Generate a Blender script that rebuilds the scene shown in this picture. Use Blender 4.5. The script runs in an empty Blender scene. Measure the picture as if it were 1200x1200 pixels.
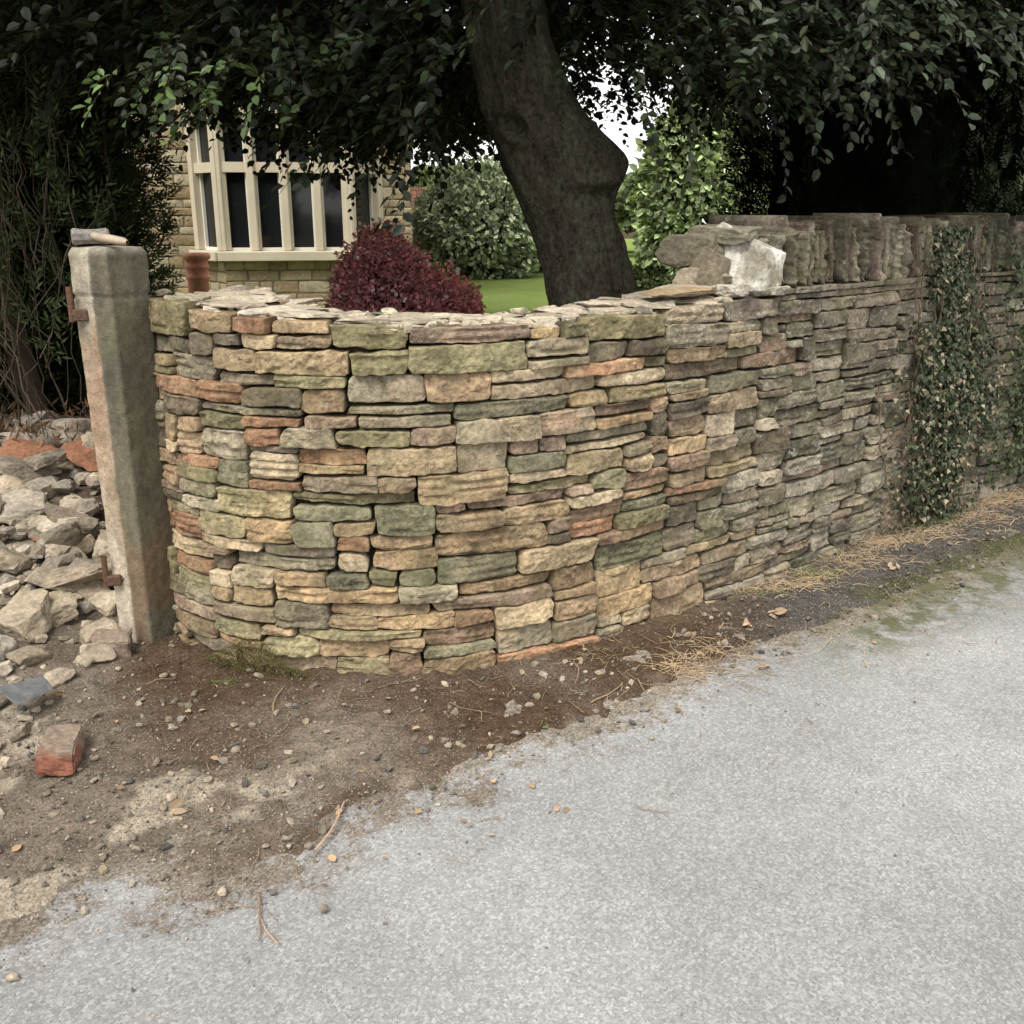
import bpy, bmesh, math
import numpy as np
from mathutils import Vector, Matrix
R = np.random.default_rng(7)
# ---------------------------------------------------------------- noise
def _h(ix,iy,iz):
    n=(ix*374761393+iy*668265263+iz*1442695041)&0xffffffff
    n=((n^(n>>13))*1274126177)&0xffffffff
    n=n^(n>>16)
    return (n&0xffffff)/float(0xffffff)*2-1
def vn(p):
    p=np.asarray(p,float); i=np.floor(p).astype(np.int64); f=p-i; f=f*f*(3-2*f)
    x,y,z=i[:,0],i[:,1],i[:,2]; fx,fy,fz=f[:,0],f[:,1],f[:,2]
    def L(a,b,t): return a+(b-a)*t
    return L(L(L(_h(x,y,z),_h(x+1,y,z),fx),L(_h(x,y+1,z),_h(x+1,y+1,z),fx),fy),
             L(L(_h(x,y,z+1),_h(x+1,y,z+1),fx),L(_h(x,y+1,z+1),_h(x+1,y+1,z+1),fx),fy),fz)
def fbm(p,o=3):
    p=np.asarray(p,float); r=np.zeros(len(p)); a=.55
    for k in range(o):
        r+=a*vn(p+17.3*k); p=p*2.03; a*=.5
    return r
def ss(a,b,x):
    t=np.clip((x-a)/(b-a),0,1); return t*t*(3-2*t)
def nrm(v): return v/np.maximum(np.linalg.norm(v,axis=-1,keepdims=True),1e-9)
# ---------------------------------------------------------------- mesh helpers
def mesh(name,V,Fs,mat,col=None,smooth=False,parent=None,attrs=None):
    V=np.asarray(V,np.float32)
    if not isinstance(Fs,list): Fs=[Fs]
    Fs=[np.asarray(f,np.int32) for f in Fs if len(f)]
    me=bpy.data.meshes.new(name)
    me.vertices.add(len(V)); me.vertices.foreach_set('co',V.ravel())
    loops=np.concatenate([f.ravel() for f in Fs]); tot=np.concatenate([np.full(len(f),f.shape[1],np.int32) for f in Fs])
    st=np.concatenate([[0],np.cumsum(tot)[:-1]]).astype(np.int32)
    me.loops.add(len(loops)); me.loops.foreach_set('vertex_index',loops)
    me.polygons.add(len(tot)); me.polygons.foreach_set('loop_start',st); me.polygons.foreach_set('loop_total',tot)
    me.polygons.foreach_set('use_smooth',np.full(len(tot),smooth))
    if col is not None:
        c=np.ones((len(V),4),np.float32); c[:,:3]=np.clip(col,0,1)
        a=me.color_attributes.new('Col','FLOAT_COLOR','POINT'); a.data.foreach_set('color',c.ravel())
    if attrs:
        for k,v in attrs.items():
            a=me.attributes.new(k,'FLOAT','POINT'); a.data.foreach_set('value',np.asarray(v,np.float32))
    me.update(calc_edges=True); me.validate()
    ob=bpy.data.objects.new(name,me); bpy.context.scene.collection.objects.link(ob)
    if mat: me.materials.append(mat)
    if parent: ob.parent=parent
    return ob
def empty(name):
    o=bpy.data.objects.new(name,None); bpy.context.scene.collection.objects.link(o); return o
class Acc:
    def __init__(s): s.V=[];s.F=[];s.C=[];s.n=0
    def add(s,V,F,C):
        s.V.append(V); s.F.append(np.asarray(F)+s.n)
        C=np.asarray(C,float)
        if C.ndim==1: C=np.tile(C,(len(V),1))
        s.C.append(C); s.n+=len(V)
    def build(s,name,mat,smooth=False,parent=None):
        d={}
        for f in s.F: d.setdefault(f.shape[1],[]).append(f)
        return mesh(name,np.concatenate(s.V),[np.concatenate(v) for v in d.values()],mat,np.concatenate(s.C),smooth,parent)
def box(acc,c,sz,col,rotz=0,bev=0.0):
    x,y,z=np.array(sz)/2
    b=min(bev,x*.9,y*.9,z*.9)
    if b<=0:
        V=np.array([[i*x,j*y,k*z] for i in(-1,1) for j in(-1,1) for k in(-1,1)],float)
        F=np.array([[0,1,3,2],[4,6,7,5],[0,4,5,1],[2,3,7,6],[0,2,6,4],[1,5,7,3]])
        Ft=None
    else:
        bm=bmesh.new(); bmesh.ops.create_cube(bm,size=1)
        for v in bm.verts: v.co=Vector((v.co.x*2*x,v.co.y*2*y,v.co.z*2*z))
        bmesh.ops.bevel(bm,geom=bm.edges[:],offset=b,segments=1,affect='EDGES')
        V=np.array([v.co[:] for v in bm.verts])
        bm.verts.index_update()
        F=np.array([[v.index for v in f.verts] for f in bm.faces if len(f.verts)==4])
        Ft=np.array([[v.index for v in f.verts] for f in bm.faces if len(f.verts)==3])
        bm.free()
    c_,s_=math.cos(rotz),math.sin(rotz)
    V=V@np.array([[c_,s_,0],[-s_,c_,0],[0,0,1]])+np.array(c)
    n0=acc.n
    acc.add(V,F,col)
    if Ft is not None and len(Ft): acc.F.append(Ft+n0)
_ico={}
def ico(s):
    if s not in _ico:
        bm=bmesh.new(); bmesh.ops.create_icosphere(bm,subdivisions=s,radius=1)
        _ico[s]=(np.array([v.co[:] for v in bm.verts]),np.array([[v.index for v in f.verts] for f in bm.faces])); bm.free()
    return _ico[s]
def rotm(N,tilt=math.pi):
    a=R.uniform(0,2*math.pi,N); t=R.uniform(-tilt,tilt,N); u=R.uniform(-tilt,tilt,N)
    def rz(a): c,s=np.cos(a),np.sin(a); o=np.zeros(N); return np.stack([np.stack([c,-s,o],-1),np.stack([s,c,o],-1),np.stack([o,o,o+1],-1)],-2)
    def rx(a): c,s=np.cos(a),np.sin(a); o=np.zeros(N); return np.stack([np.stack([o+1,o,o],-1),np.stack([o,c,-s],-1),np.stack([o,s,c],-1)],-2)
    def ry(a): c,s=np.cos(a),np.sin(a); o=np.zeros(N); return np.stack([np.stack([c,o,s],-1),np.stack([o,o+1,o],-1),np.stack([-s,o,c],-1)],-2)
    return rz(a)@rx(t)@ry(u)
def rocks(acc,P,S,C,sub=2,tilt=math.pi,cuts=9,dmin=.45,dmax=.8,rough=.05,rot=None):
    P=np.asarray(P,float);N=len(P)
    if N==0: return
    b,f=ico(sub); V=np.repeat(b[None],N,0)
    V=V*1.0
    for k in range(cuts):
        n=nrm(R.normal(size=(N,3)))
        if k<6:
            n=np.tile(np.eye(3)[k%3]*(1 if k<3 else -1),(N,1))+R.normal(size=(N,3))*.2; n=nrm(n)
        d=R.uniform(dmin,dmax,N)
        dot=np.einsum('nvk,nk->nv',V,n)-d[:,None]
        V=V-np.maximum(dot,0)[...,None]*n[:,None,:]
    q=(V*3.1+np.arange(N)[:,None,None]*7.7).reshape(-1,3)
    dd=rough*vn(q)
    if sub>=3: dd=dd+rough*.9*fbm(q*2.6,2)
    V=V+dd.reshape(N,-1)[...,None]*V
    V=V*np.asarray(S)[:,None,:]
    V=np.einsum('nij,nvj->nvi',rotm(N,tilt) if rot is None else rot,V)+P[:,None,:]
    F=(f[None]+(np.arange(N)*len(b))[:,None,None]).reshape(-1,3)
    Cc=np.repeat(np.asarray(C)[:,None,:],len(b),1).reshape(-1,3)
    acc.add(V.reshape(-1,3),F,Cc)
LT={'leaf':(np.array([[0,0,0],[-.3,.28,.07],[-.27,.66,.06],[0,1,-.06],[.27,.66,.06],[.3,.28,.07]]),np.array([[0,3,2,1],[0,5,4,3]])),
    'blade':(np.array([[0,0,0],[-.12,.4,0],[0,1,0],[.12,.4,0]]),np.array([[0,3,2,1]])),
    'ivy':(np.array([[0,0,0],[-.5,.2,.05],[-.25,.5,.0],[0,1,-.05],[.25,.5,0],[.5,.2,.05]]),np.array([[0,3,2,1],[0,5,4,3]]))}
def leaves(acc,P,A,Nn,S,C,kind='leaf'):
    t,f=LT[kind]; A=nrm(A); B=nrm(np.cross(A,Nn)); Nn=np.cross(B,A); N=len(P)
    V=P[:,None,:]+S[:,None,None]*(t[None,:,0:1]*B[:,None,:]+t[None,:,1:2]*A[:,None,:]+t[None,:,2:3]*Nn[:,None,:])
    F=(f[None]+(np.arange(N)*len(t))[:,None,None]).reshape(-1,4)
    acc.add(V.reshape(-1,3),F,np.repeat(C,len(t),0))
def tubes(acc,P,Rr,C,sides=4):
    P=np.asarray(P,float); N,K,_=P.shape
    T=nrm(np.gradient(P,axis=1)); up=np.where(np.abs(T[...,2:3])>.9,np.array([1.,0,0]),np.array([0,0,1.]))
    B=nrm(np.cross(T,up)); D=np.cross(T,B)
    a=np.arange(sides)*2*math.pi/sides
    V=P[:,:,None,:]+Rr[:,:,None,None]*(np.cos(a)[None,None,:,None]*B[:,:,None,:]+np.sin(a)[None,None,:,None]*D[:,:,None,:])
    k=np.arange(K-1)[:,None]*sides; j=np.arange(sides)[None]; j2=(j+1)%sides
    f=np.stack([k+j,k+j2,k+sides+j2,k+sides+j],-1).reshape(-1,4)
    F=(f[None]+(np.arange(N)*K*sides)[:,None,None]).reshape(-1,4)
    C=np.asarray(C,float)
    if C.ndim==1: C=np.tile(C,(N,1))
    acc.add(V.reshape(-1,3),F,np.repeat(C,K*sides,0))
# ---------------------------------------------------------------- materials
def newmat(name):
    m=bpy.data.materials.new(name); m.use_nodes=True; nt=m.node_tree; nt.nodes.clear()
    out=nt.nodes.new('ShaderNodeOutputMaterial'); bs=nt.nodes.new('ShaderNodeBsdfPrincipled')
    nt.links.new(bs.outputs[0],out.inputs[0]); return m,nt,bs,out
def to_diffuse(m):
    nt=m.node_tree; bs=[n for n in nt.nodes if n.type=='BSDF_PRINCIPLED'][0]
    d=nt.nodes.new('ShaderNodeBsdfDiffuse'); d.inputs['Roughness'].default_value=.6
    for a,b in (('Base Color','Color'),('Normal','Normal')):
        if bs.inputs[a].links: nt.links.new(bs.inputs[a].links[0].from_socket,d.inputs[b])
    for l in list(bs.outputs[0].links): nt.links.new(d.outputs[0],l.to_socket)
    nt.nodes.remove(bs)
def N_(nt,t,**k):
    n=nt.nodes.new(t)
    for a,b in k.items():
        if a in n.inputs: n.inputs[a].default_value=b
        else: setattr(n,a,b)
    return n
def noise(nt,co,scale,detail=4,rough=.6):
    n=N_(nt,'ShaderNodeTexNoise',Scale=scale,Detail=detail,Roughness=rough); nt.links.new(co,n.inputs['Vector']); return n.outputs['Fac']
def ramp(nt,f,stops):
    r=nt.nodes.new('ShaderNodeValToRGB'); nt.links.new(f,r.inputs[0]); e=r.color_ramp.elements
    while len(e)<len(stops): e.new(.5)
    for x,(p,c) in zip(e,stops):
        x.position=p; x.color=(c,c,c,1) if not hasattr(c,'__len__') else (*c,1)
    return r.outputs[0]
def mix(nt,f,a,b,mode='MIX'):
    m=nt.nodes.new('ShaderNodeMix'); m.data_type='RGBA'; m.blend_type=mode
    for s,v in ((m.inputs[0],f),(m.inputs[6],a),(m.inputs[7],b)):
        if isinstance(v,(int,float)): s.default_value=v if s==m.inputs[0] else (v,v,v,1)
        elif isinstance(v,tuple): s.default_value=(*v,1)
        else: nt.links.new(v,s)
    return m.outputs[2]
def math_(nt,op,a,b=0.0):
    m=nt.nodes.new('ShaderNodeMath'); m.operation=op
    for s,v in ((m.inputs[0],a),(m.inputs[1],b)):
        if isinstance(v,(int,float)): s.default_value=v
        else: nt.links.new(v,s)
    return m.outputs[0]
def bump(nt,bs,h,dist,strength=1.0,prev=None):
    b=nt.nodes.new('ShaderNodeBump'); b.inputs['Distance'].default_value=dist; b.inputs['Strength'].default_value=strength
    nt.links.new(h,b.inputs['Height'])
    if prev: nt.links.new(prev,b.inputs['Normal'])
    nt.links.new(b.outputs[0],bs.inputs['Normal']); return b.outputs[0]
def coord(nt): return nt.nodes.new('ShaderNodeTexCoord').outputs['Object']
def attr(nt,name,out='Color'):
    a=nt.nodes.new('ShaderNodeAttribute'); a.attribute_name=name; return a.outputs[out]
def stone_mat(name,var=1.0,lichen=.0,scale=1.0,green=.0,bd=.014,lc=(.52,.50,.42)):
    m,nt,bs,_=newmat(name); co=coord(nt); c=attr(nt,'Col')
    n1=noise(nt,co,9*scale,4,.7); n2=noise(nt,co,60*scale,5,.75)
    c=mix(nt,var,c,ramp(nt,n1,[(.3,.52),(.5,.97),(.7,1.42)]),'MULTIPLY')
    c=mix(nt,.95*var,c,ramp(nt,n2,[(.3,.38),(.5,.97),(.72,1.48)]),'MULTIPLY')
    c=mix(nt,ramp(nt,n1,[(.56,0),(.74,.28)]),c,(.35,.22,.11),'MIX')
    g=noise(nt,co,5*scale,3,.7)
    c=mix(nt,ramp(nt,g,[(.49-.1*green,0),(.70-.1*green,.42+.3*green)]),c,(.165,.155,.075))
    if lichen>0:
        l=noise(nt,co,24*scale,5,.75)
        c=mix(nt,ramp(nt,l,[(.62-.07*lichen,0),(.66-.07*lichen,.25+.6*lichen)]),c,lc)
    nt.links.new(c,bs.inputs['Base Color']); bump(nt,bs,n2,bd/scale,.9); to_diffuse(m)
    return m
def leaf_mat(name,rough=.45,trans=.25,spec=.4):
    m,nt,bs,out=newmat(name); c=attr(nt,'Col')
    nt.links.new(c,bs.inputs['Base Color']); bs.inputs['Roughness'].default_value=rough; bs.inputs['Specular IOR Level'].default_value=spec
    if trans>0:
        tr=nt.nodes.new('ShaderNodeBsdfTranslucent'); nt.links.new(mix(nt,1.0,c,(1.3,1.5,.6),'MULTIPLY'),tr.inputs[0])
        ms=nt.nodes.new('ShaderNodeMixShader'); ms.inputs[0].default_value=trans
        nt.links.new(bs.outputs[0],ms.inputs[1]); nt.links.new(tr.outputs[0],ms.inputs[2]); nt.links.new(ms.outputs[0],out.inputs[0])
    if spec<=.31: to_diffuse(m)
    return m
M_stone=stone_mat('dry_stone',lichen=.05,bd=.008)
M_old=stone_mat('weathered_stone',lichen=.5,green=.2,bd=.008)
M_cop=stone_mat('coping_stone',lichen=.15,green=.1,bd=.008)
M_rub=stone_mat('rubble_stone',var=.8,lichen=0,bd=.01)
M_house=stone_mat('coursed_sandstone',var=.45,scale=.3)
M_leaf=leaf_mat('beech_leaves',.42,0,.35); M_con=leaf_mat('conifer_foliage',.6,0,.2); M_straw=leaf_mat('dry_grass',.7,0,.2); M_ivy=leaf_mat('ivy_leaves',.5,0,.33)
M_shrub=leaf_mat('shrub_leaves',.5,.15,.3)
def simple(name,rough=.8,bs_scale=40,bd=.004,var=.5,metal=0):
    m,nt,bs,_=newmat(name); co=coord(nt); c=attr(nt,'Col')
    n=noise(nt,co,bs_scale,4,.65)
    c=mix(nt,var,c,ramp(nt,n,[(.3,.45),(.7,1.5)]),'MULTIPLY'); nt.links.new(c,bs.inputs['Base Color'])
    bs.inputs['Roughness'].default_value=rough; bs.inputs['Metallic'].default_value=metal
    if bd>0: bump(nt,bs,n,bd)
    return m
M_twig=simple('twig_bark',.85,60,0,.4); to_diffuse(M_twig)
M_rust=simple('rusty_iron',.85,90,.002,.8); M_paint=simple('cream_window_stone',.6,5,.001,.15)
M_brick=simple('old_brick',.9,50,.004,.7); M_wood=simple('hammer_wood',.6,30,.001,.4); M_terra=simple('terracotta',.8,20,.002,.3)
M_roof=simple('roof_slates',.8,12,.01,.6)
# bark
m,nt,bs,_=newmat('beech_bark'); co=coord(nt)
mp=nt.nodes.new('ShaderNodeMapping'); mp.inputs['Scale'].default_value=(1,1,.6); nt.links.new(co,mp.inputs[0])
n=noise(nt,mp.outputs[0],5,5,.7); n2=noise(nt,mp.outputs[0],48,6,.8)
c=ramp(nt,n,[(.3,(.05,.045,.034)),(.5,(.092,.083,.062)),(.72,(.125,.127,.082))]); c=mix(nt,.9,c,ramp(nt,n2,[(.35,.25),(.5,.95),(.66,1.7)]),'MULTIPLY')
nt.links.new(c,bs.inputs['Base Color']); bs.inputs['Roughness'].default_value=.9
b=bump(nt,bs,n,.04,.6); bump(nt,bs,n2,.022,1,b); M_bark=m; to_diffuse(m)
# asphalt
m,nt,bs,_=newmat('worn_asphalt'); co=coord(nt)
big=noise(nt,co,.9,3,.6); fine=noise(nt,co,280,3,.8); en=noise(nt,co,8,6,.75)
c=ramp(nt,big,[(.3,(.255,.254,.25)),(.5,(.30,.299,.295)),(.7,(.36,.357,.35))])
c=mix(nt,.35,c,ramp(nt,en,[(.3,.74),(.7,1.2)]),'MULTIPLY')
c=mix(nt,.95,c,ramp(nt,fine,[(.30,.42),(.45,.92),(.6,1.06),(.75,1.5)]),'MULTIPLY')
vo=N_(nt,'ShaderNodeTexVoronoi',Scale=150.0); nt.links.new(co,vo.inputs['Vector'])
c=mix(nt,.5,c,ramp(nt,vo.outputs['Color'],[(.1,.5),(.6,1.0),(.95,1.7)]),'MULTIPLY')
c=mix(nt,ramp(nt,en,[(.30,.7),(.335,0)]),c,(.09,.088,.085))
d=attr(nt,'sd','Fac')
e=math_(nt,'ADD',math_(nt,'MULTIPLY',d,2.6),math_(nt,'MULTIPLY',math_(nt,'SUBTRACT',en,.5),2.2))
dirtc=mix(nt,1.0,ramp(nt,big,[(.35,(.13,.103,.078)),(.65,(.25,.215,.172))]),ramp(nt,fine,[(.3,.35),(.7,1.7)]),'MULTIPLY')
dirtc=mix(nt,.7,dirtc,ramp(nt,vo.outputs['Color'],[(.1,.4),(.6,1.0),(.95,1.8)]),'MULTIPLY')
c=mix(nt,ramp(nt,e,[(.0,.9),(.08,.4),(.32,0)]),c,dirtc)
ms=attr(nt,'moss','Fac')
c=mix(nt,math_(nt,'MULTIPLY',ms,ramp(nt,en,[(.40,0),(.55,.9)])),c,(.085,.085,.035))
nt.links.new(c,bs.inputs['Base Color'])
b=bump(nt,bs,fine,.003,.7); bump(nt,bs,en,.005,.5,b); M_road=m; to_diffuse(m)
# dirt
m,nt,bs,_=newmat('bare_soil'); co=coord(nt); c=attr(nt,'Col')
a1=noise(nt,co,12,5,.75); a2=noise(nt,co,110,4,.8)
c=mix(nt,.8,c,ramp(nt,a1,[(.3,.55),(.7,1.5)]),'MULTIPLY'); c=mix(nt,.9,c,ramp(nt,a2,[(.3,.35),(.7,1.9)]),'MULTIPLY')
vo=N_(nt,'ShaderNodeTexVoronoi',Scale=95.0); nt.links.new(co,vo.inputs['Vector'])
chip=math_(nt,'MULTIPLY',ramp(nt,vo.outputs['Distance'],[(.26,1),(.36,0)]),ramp(nt,vo.outputs['Color'],[(.5,0),(.56,1)]))
gr=attr(nt,'gravel','Fac'); cg=math_(nt,'MULTIPLY',chip,gr)
c=mix(nt,cg,c,(.32,.28,.23))
nt.links.new(c,bs.inputs['Base Color'])
bump(nt,bs,math_(nt,'ADD',math_(nt,'ADD',a2,math_(nt,'MULTIPLY',a1,1.5)),math_(nt,'MULTIPLY',cg,.5)),.011,1.); M_soil=m; to_diffuse(m)
# lawn
m,nt,bs,_=newmat('lawn_grass'); co=coord(nt); a=noise(nt,co,1.2,4); b_=noise(nt,co,60,4,.8)
c=ramp(nt,a,[(.3,(.18,.24,.07)),(.7,(.25,.32,.10))]); c=mix(nt,.8,c,ramp(nt,b_,[(.3,.5),(.7,1.4)]),'MULTIPLY'); nt.links.new(c,bs.inputs['Base Color']); bs.inputs['Roughness'].default_value=.9; bump(nt,bs,b_,.03); M_lawn=m; to_diffuse(m)
m,nt,bs,_=newmat('window_glass'); bs.inputs['Base Color'].default_value=(.012,.014,.015,1); bs.inputs['Roughness'].default_value=.05; M_glass=m

# ---------------------------------------------------------------- layout curves
EX=np.array([-60,-6,-3,-1.6,-1.3,-1.162,-1.083,-1.032,-.949,-.86,-.78,-.724,-.585,-.488,-.465,-.359,-.171,-.077,.108,.334,.565,.903,1.3,1.788,2.514,7,15,60])
EY=np.array([-40,-5,-.6,1.3,1.7,1.842,1.926,2.048,2.107,2.05,1.98,2.0,2.12,2.182,2.313,2.392,2.456,2.615,2.75,2.857,3.095,3.393,3.631,3.997,4.559,7.9,13.8,47.])
def sdist(x,y):
    d=np.full(x.shape,1e9)
    for i in range(len(EX)-1):
        ax,ay,bx,by=EX[i],EY[i],EX[i+1],EY[i+1]; dx,dy=bx-ax,by-ay
        t=np.clip(((x-ax)*dx+(y-ay)*dy)/(dx*dx+dy*dy),0,1)
        d=np.minimum(d,np.hypot(x-ax-t*dx,y-ay-t*dy))
    return np.where(y<np.interp(x,EX,EY),d,-d)
WP=np.array([(-1.42,3.70),(-1.325,3.54),(-1.16,3.37),(-.94,3.25),(-.68,3.190),(-.4,3.185),(-.15,3.235),(.13,3.36),(.48,3.60),(.92,3.945),(1.6,4.53),(2.236,5.05),(3.125,5.72),(5,7.1),(7.5,8.95)])
def chaikin(p,n=3):
    for _ in range(n):
        q=.75*p[:-1]+.25*p[1:]; r=.25*p[:-1]+.75*p[1:]
        p=np.concatenate([p[:1],np.stack([q,r],1).reshape(-1,2),p[-1:]])
    return p
WP=chaikin(WP); WS=np.concatenate([[0],np.cumsum(np.hypot(*np.diff(WP,axis=0).T))]); WL=WS[-1]
_t=nrm(np.gradient(WP,WS,axis=0))
def wpos(s): return np.stack([np.interp(s,WS,WP[:,0]),np.interp(s,WS,WP[:,1])],-1)
def wnor(s):
    t=np.stack([np.interp(s,WS,_t[:,0]),np.interp(s,WS,_t[:,1])],-1); t=nrm(t); return np.stack([t[...,1],-t[...,0]],-1)
def s_at_x(x): return float(np.interp(x,WP[:,0],WS))
S_COP=s_at_x(1.10)
THK=.48
def wtop(s): return np.interp(s,[0,.4,1.0,1.8,S_COP-.5,S_COP,WL],[1.31,1.29,1.24,1.215,1.25,1.265,1.25])
def W(s,z,h): # wall frame -> world
    p=wpos(s); n=wnor(s); q=p+n*(h-.035*z)[...,None]
    return np.concatenate([q,z[...,None]],-1)
# ---------------------------------------------------------------- ground
def axis(lo,hi,step,far):
    a=np.arange(lo,hi,step); k=[];d=step;x=lo
    while x>-far: d*=1.25; x-=d; k.append(x)
    k2=[];d=step;x=a[-1]
    while x<far: d*=1.25; x+=d; k2.append(x)
    return np.concatenate([k[::-1],a,k2])
gx=axis(-2.4,3.5,.012,400); gy=axis(1.4,5.9,.012,400)
X,Y=np.meshgrid(gx,gy); x=X.ravel(); y=Y.ravel(); sd=sdist(x,y)
ywall=np.interp(x,np.concatenate([[-60,-3,-1.6],WP[:,0],[60]]),np.concatenate([[6,5.6,5.0],WP[:,1],[48]]))
P3=np.stack([x,y,x*0],-1)
fade=1-ss(8,30,np.hypot(x,y-3))
def pile(x,y): # rubble mound on the left
    ex=np.interp(y,[1.5,1.93,2.4,3.15,3.6,5,7],[-1.25,-1.3,-1.5,-1.62,-1.62,-1.5,-1.5])
    d=ss(0,.5,ex-x)
    return d*(.04+.27*ss(3.3,5.2,y)*(1-.3*ss(5.4,6.5,y)))
z=-.03+.038*ss(.05,-.10,sd)+(.013*fbm(P3*5,4)+.014*fbm(P3*18,3)+.011*np.maximum(fbm(P3*50,3),-.1))*fade*ss(.1,-.1,sd)
back=ss(.15,.45,y-ywall)*(sd<0)
z=np.where(back>0,z*(1-back)+(.35*back),z)
z+=pile(x,y)*(1-back)
nA=fbm(P3*1.8+5,4); nB=fbm(P3*6+9,3)
dark=np.array([.080,.053,.035]); grav=np.array([.175,.143,.112]); sand=np.array([.36,.31,.24]); dk=np.array([.085,.078,.070])
wg=np.clip(ss(.1,1.0,(ywall-y)+nA*.8)*.9,0,1)*ss(1.2,.2,x)
col=dark*(1-wg[:,None])+grav*wg[:,None]
sp=ss(.18,.36,nB+.45*nA)*ss(.35,.8,ywall-y)*.75
col=col*(1-sp[:,None])+sand*sp[:,None]
dp_=ss(.05,.35,fbm(P3*2.6+40,3))*ss(1.2,.6,x)*.6; col=col*(1-dp_[:,None])+dark*dp_[:,None]
rt=ss(.7,1.3,x); col=col*(1-rt[:,None])+dk*rt[:,None]
ed=ss(.16,.0,ywall-y)*ss(.3,.8,x); col=col*(1-.6*ed[:,None])+np.array([.15,.12,.075])*.6*ed[:,None]
gm=back[:,None]; col=col*(1-gm)+np.array([.06,.05,.03])*gm
mossg=ss(.22,.02,np.abs(sd+.05))*ss(.9,1.5,x)*ss(4.5,2.6,x)*ss(-.1,.25,nB)
col=col*(1-.8*mossg[:,None])+np.array([.075,.078,.030])*.8*mossg[:,None]
gravel=np.clip(.35+wg+rt*.8,0,1)*(1-gm[:,0])
nx=len(gx); ny=len(gy); I=np.arange(nx*ny).reshape(ny,nx)
F=np.stack([I[:-1,:-1],I[:-1,1:],I[1:,1:],I[1:,:-1]],-1).reshape(-1,4)
mesh('ground',np.stack([x,y,z],-1),F,M_soil,col,True,attrs={'gravel':gravel})
def gz(px,py):
    s=sdist(px,py); p=np.stack([px,py,px*0],-1)
    return np.maximum(-.03+.038*ss(.05,-.10,s)+(.013*fbm(p*5,4)+.014*fbm(p*18,3))*ss(.1,-.1,s),0)+pile(px,py)
# road
rx=axis(-1.8,3.6,.03,120); ry=axis(.6,5.2,.03,120); X,Y=np.meshgrid(rx,ry); x=X.ravel();y=Y.ravel(); sd=sdist(x,y)
I=np.arange(len(x)).reshape(len(ry),len(rx)); F=np.stack([I[:-1,:-1],I[:-1,1:],I[1:,1:],I[1:,:-1]],-1).reshape(-1,4)
keep=(sd[F].max(1)>-.3)&(sd[F].min(1)<5.5); F=F[keep]
P3=np.stack([x,y,x*0],-1)
moss=ss(.4,.05,np.abs(sd-.05))*ss(.9,1.5,x)*ss(6,3,x)
mesh('road',np.stack([x,y,.004*fbm(P3*1.5,3)],-1),F,M_road,None,True,attrs={'sd':sd,'moss':moss})
# lawn
X,Y=np.meshgrid(np.arange(-14,26,.5),np.arange(3,45,.5)); x=X.ravel();y=Y.ravel()
yw=np.interp(x,np.concatenate([[-60,-1.6],WP[:,0],[60]]),np.concatenate([[7,6.5],WP[:,1],[48]]))
I=np.arange(len(x)).reshape(X.shape); F=np.stack([I[:-1,:-1],I[:-1,1:],I[1:,1:],I[1:,:-1]],-1).reshape(-1,4)
F=F[((y-yw)[F].min(1)>1.0)]
mesh('lawn',np.stack([x,y,x*0+.385+.02*fbm(np.stack([x,y,x*0],-1)*.4,2)],-1),F,M_lawn,None,True)

# ---------------------------------------------------------------- dry stone wall
def pack(L,topf,cell=.02,scale=1.0,base=-.05):
    n=int(L/cell); sky=np.full(n,base); s=(np.arange(n)+.5)*cell; top=topf(s); out=[]
    while True:
        act=sky<top-.018
        if not act.any(): break
        i=int(np.argmin(np.where(act,sky+R.uniform(0,.008,n),9))); h0=sky[i]
        l=i
        while l>0 and abs(sky[l-1]-h0)<.006: l-=1
        r=i
        while r<n-1 and abs(sky[r+1]-h0)<.006: r+=1
        run=r-l+1; hl=sky[l-1]-h0 if l>0 else .3; hr=sky[r+1]-h0 if r<n-1 else .3
        if run*cell<.10:
            w=run; tg=min(hl,hr); h=tg if 0<tg<.125 else R.uniform(.05,.08); side=0
            if h<.015: h=.015
        else:
            ww=float(np.clip(R.lognormal(-1.36,.40),.10,.46))*scale; w=int(round(ww/cell))
            u=R.random()
            h=R.uniform(.030,.046) if u<.26 else (R.uniform(.052,.075) if u<.80 else R.uniform(.08,.11))
            h*=scale
            if h>.085: w=int(max(w,.20/cell))
            h=min(h,ww*.5); h=max(h,.03)
            if run-w<.10/cell: w=run if run*cell<=.48*scale else run//2
            w=min(w,run)
            side=int(R.random()<.5)
            nb=hl if side==0 else hr
            if abs(nb-h)<.022 and nb>.028: h=nb
        h=round(h/.005)*.005
        a=l if side==0 else r-w+1
        tt=top[a:a+w].mean()
        rem=tt-h0
        if h>rem-.03: h=max(.018,rem+R.uniform(-.006,.006))
        sky[a:a+w]=h0+h
        out.append((a*cell,(a+w)*cell,h0,h0+h))
    return out
PAL=np.array([(.40,.30,.185),(.46,.36,.23),(.35,.255,.155),(.285,.25,.145),(.235,.215,.125),(.36,.26,.165),(.285,.20,.135),(.15,.12,.09),(.38,.33,.24),(.52,.425,.29),(.21,.175,.125),(.41,.295,.17),(.37,.22,.135),(.33,.29,.20),(.30,.26,.18),(.20,.19,.125),(.38,.28,.205),(.18,.15,.115)])
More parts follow.
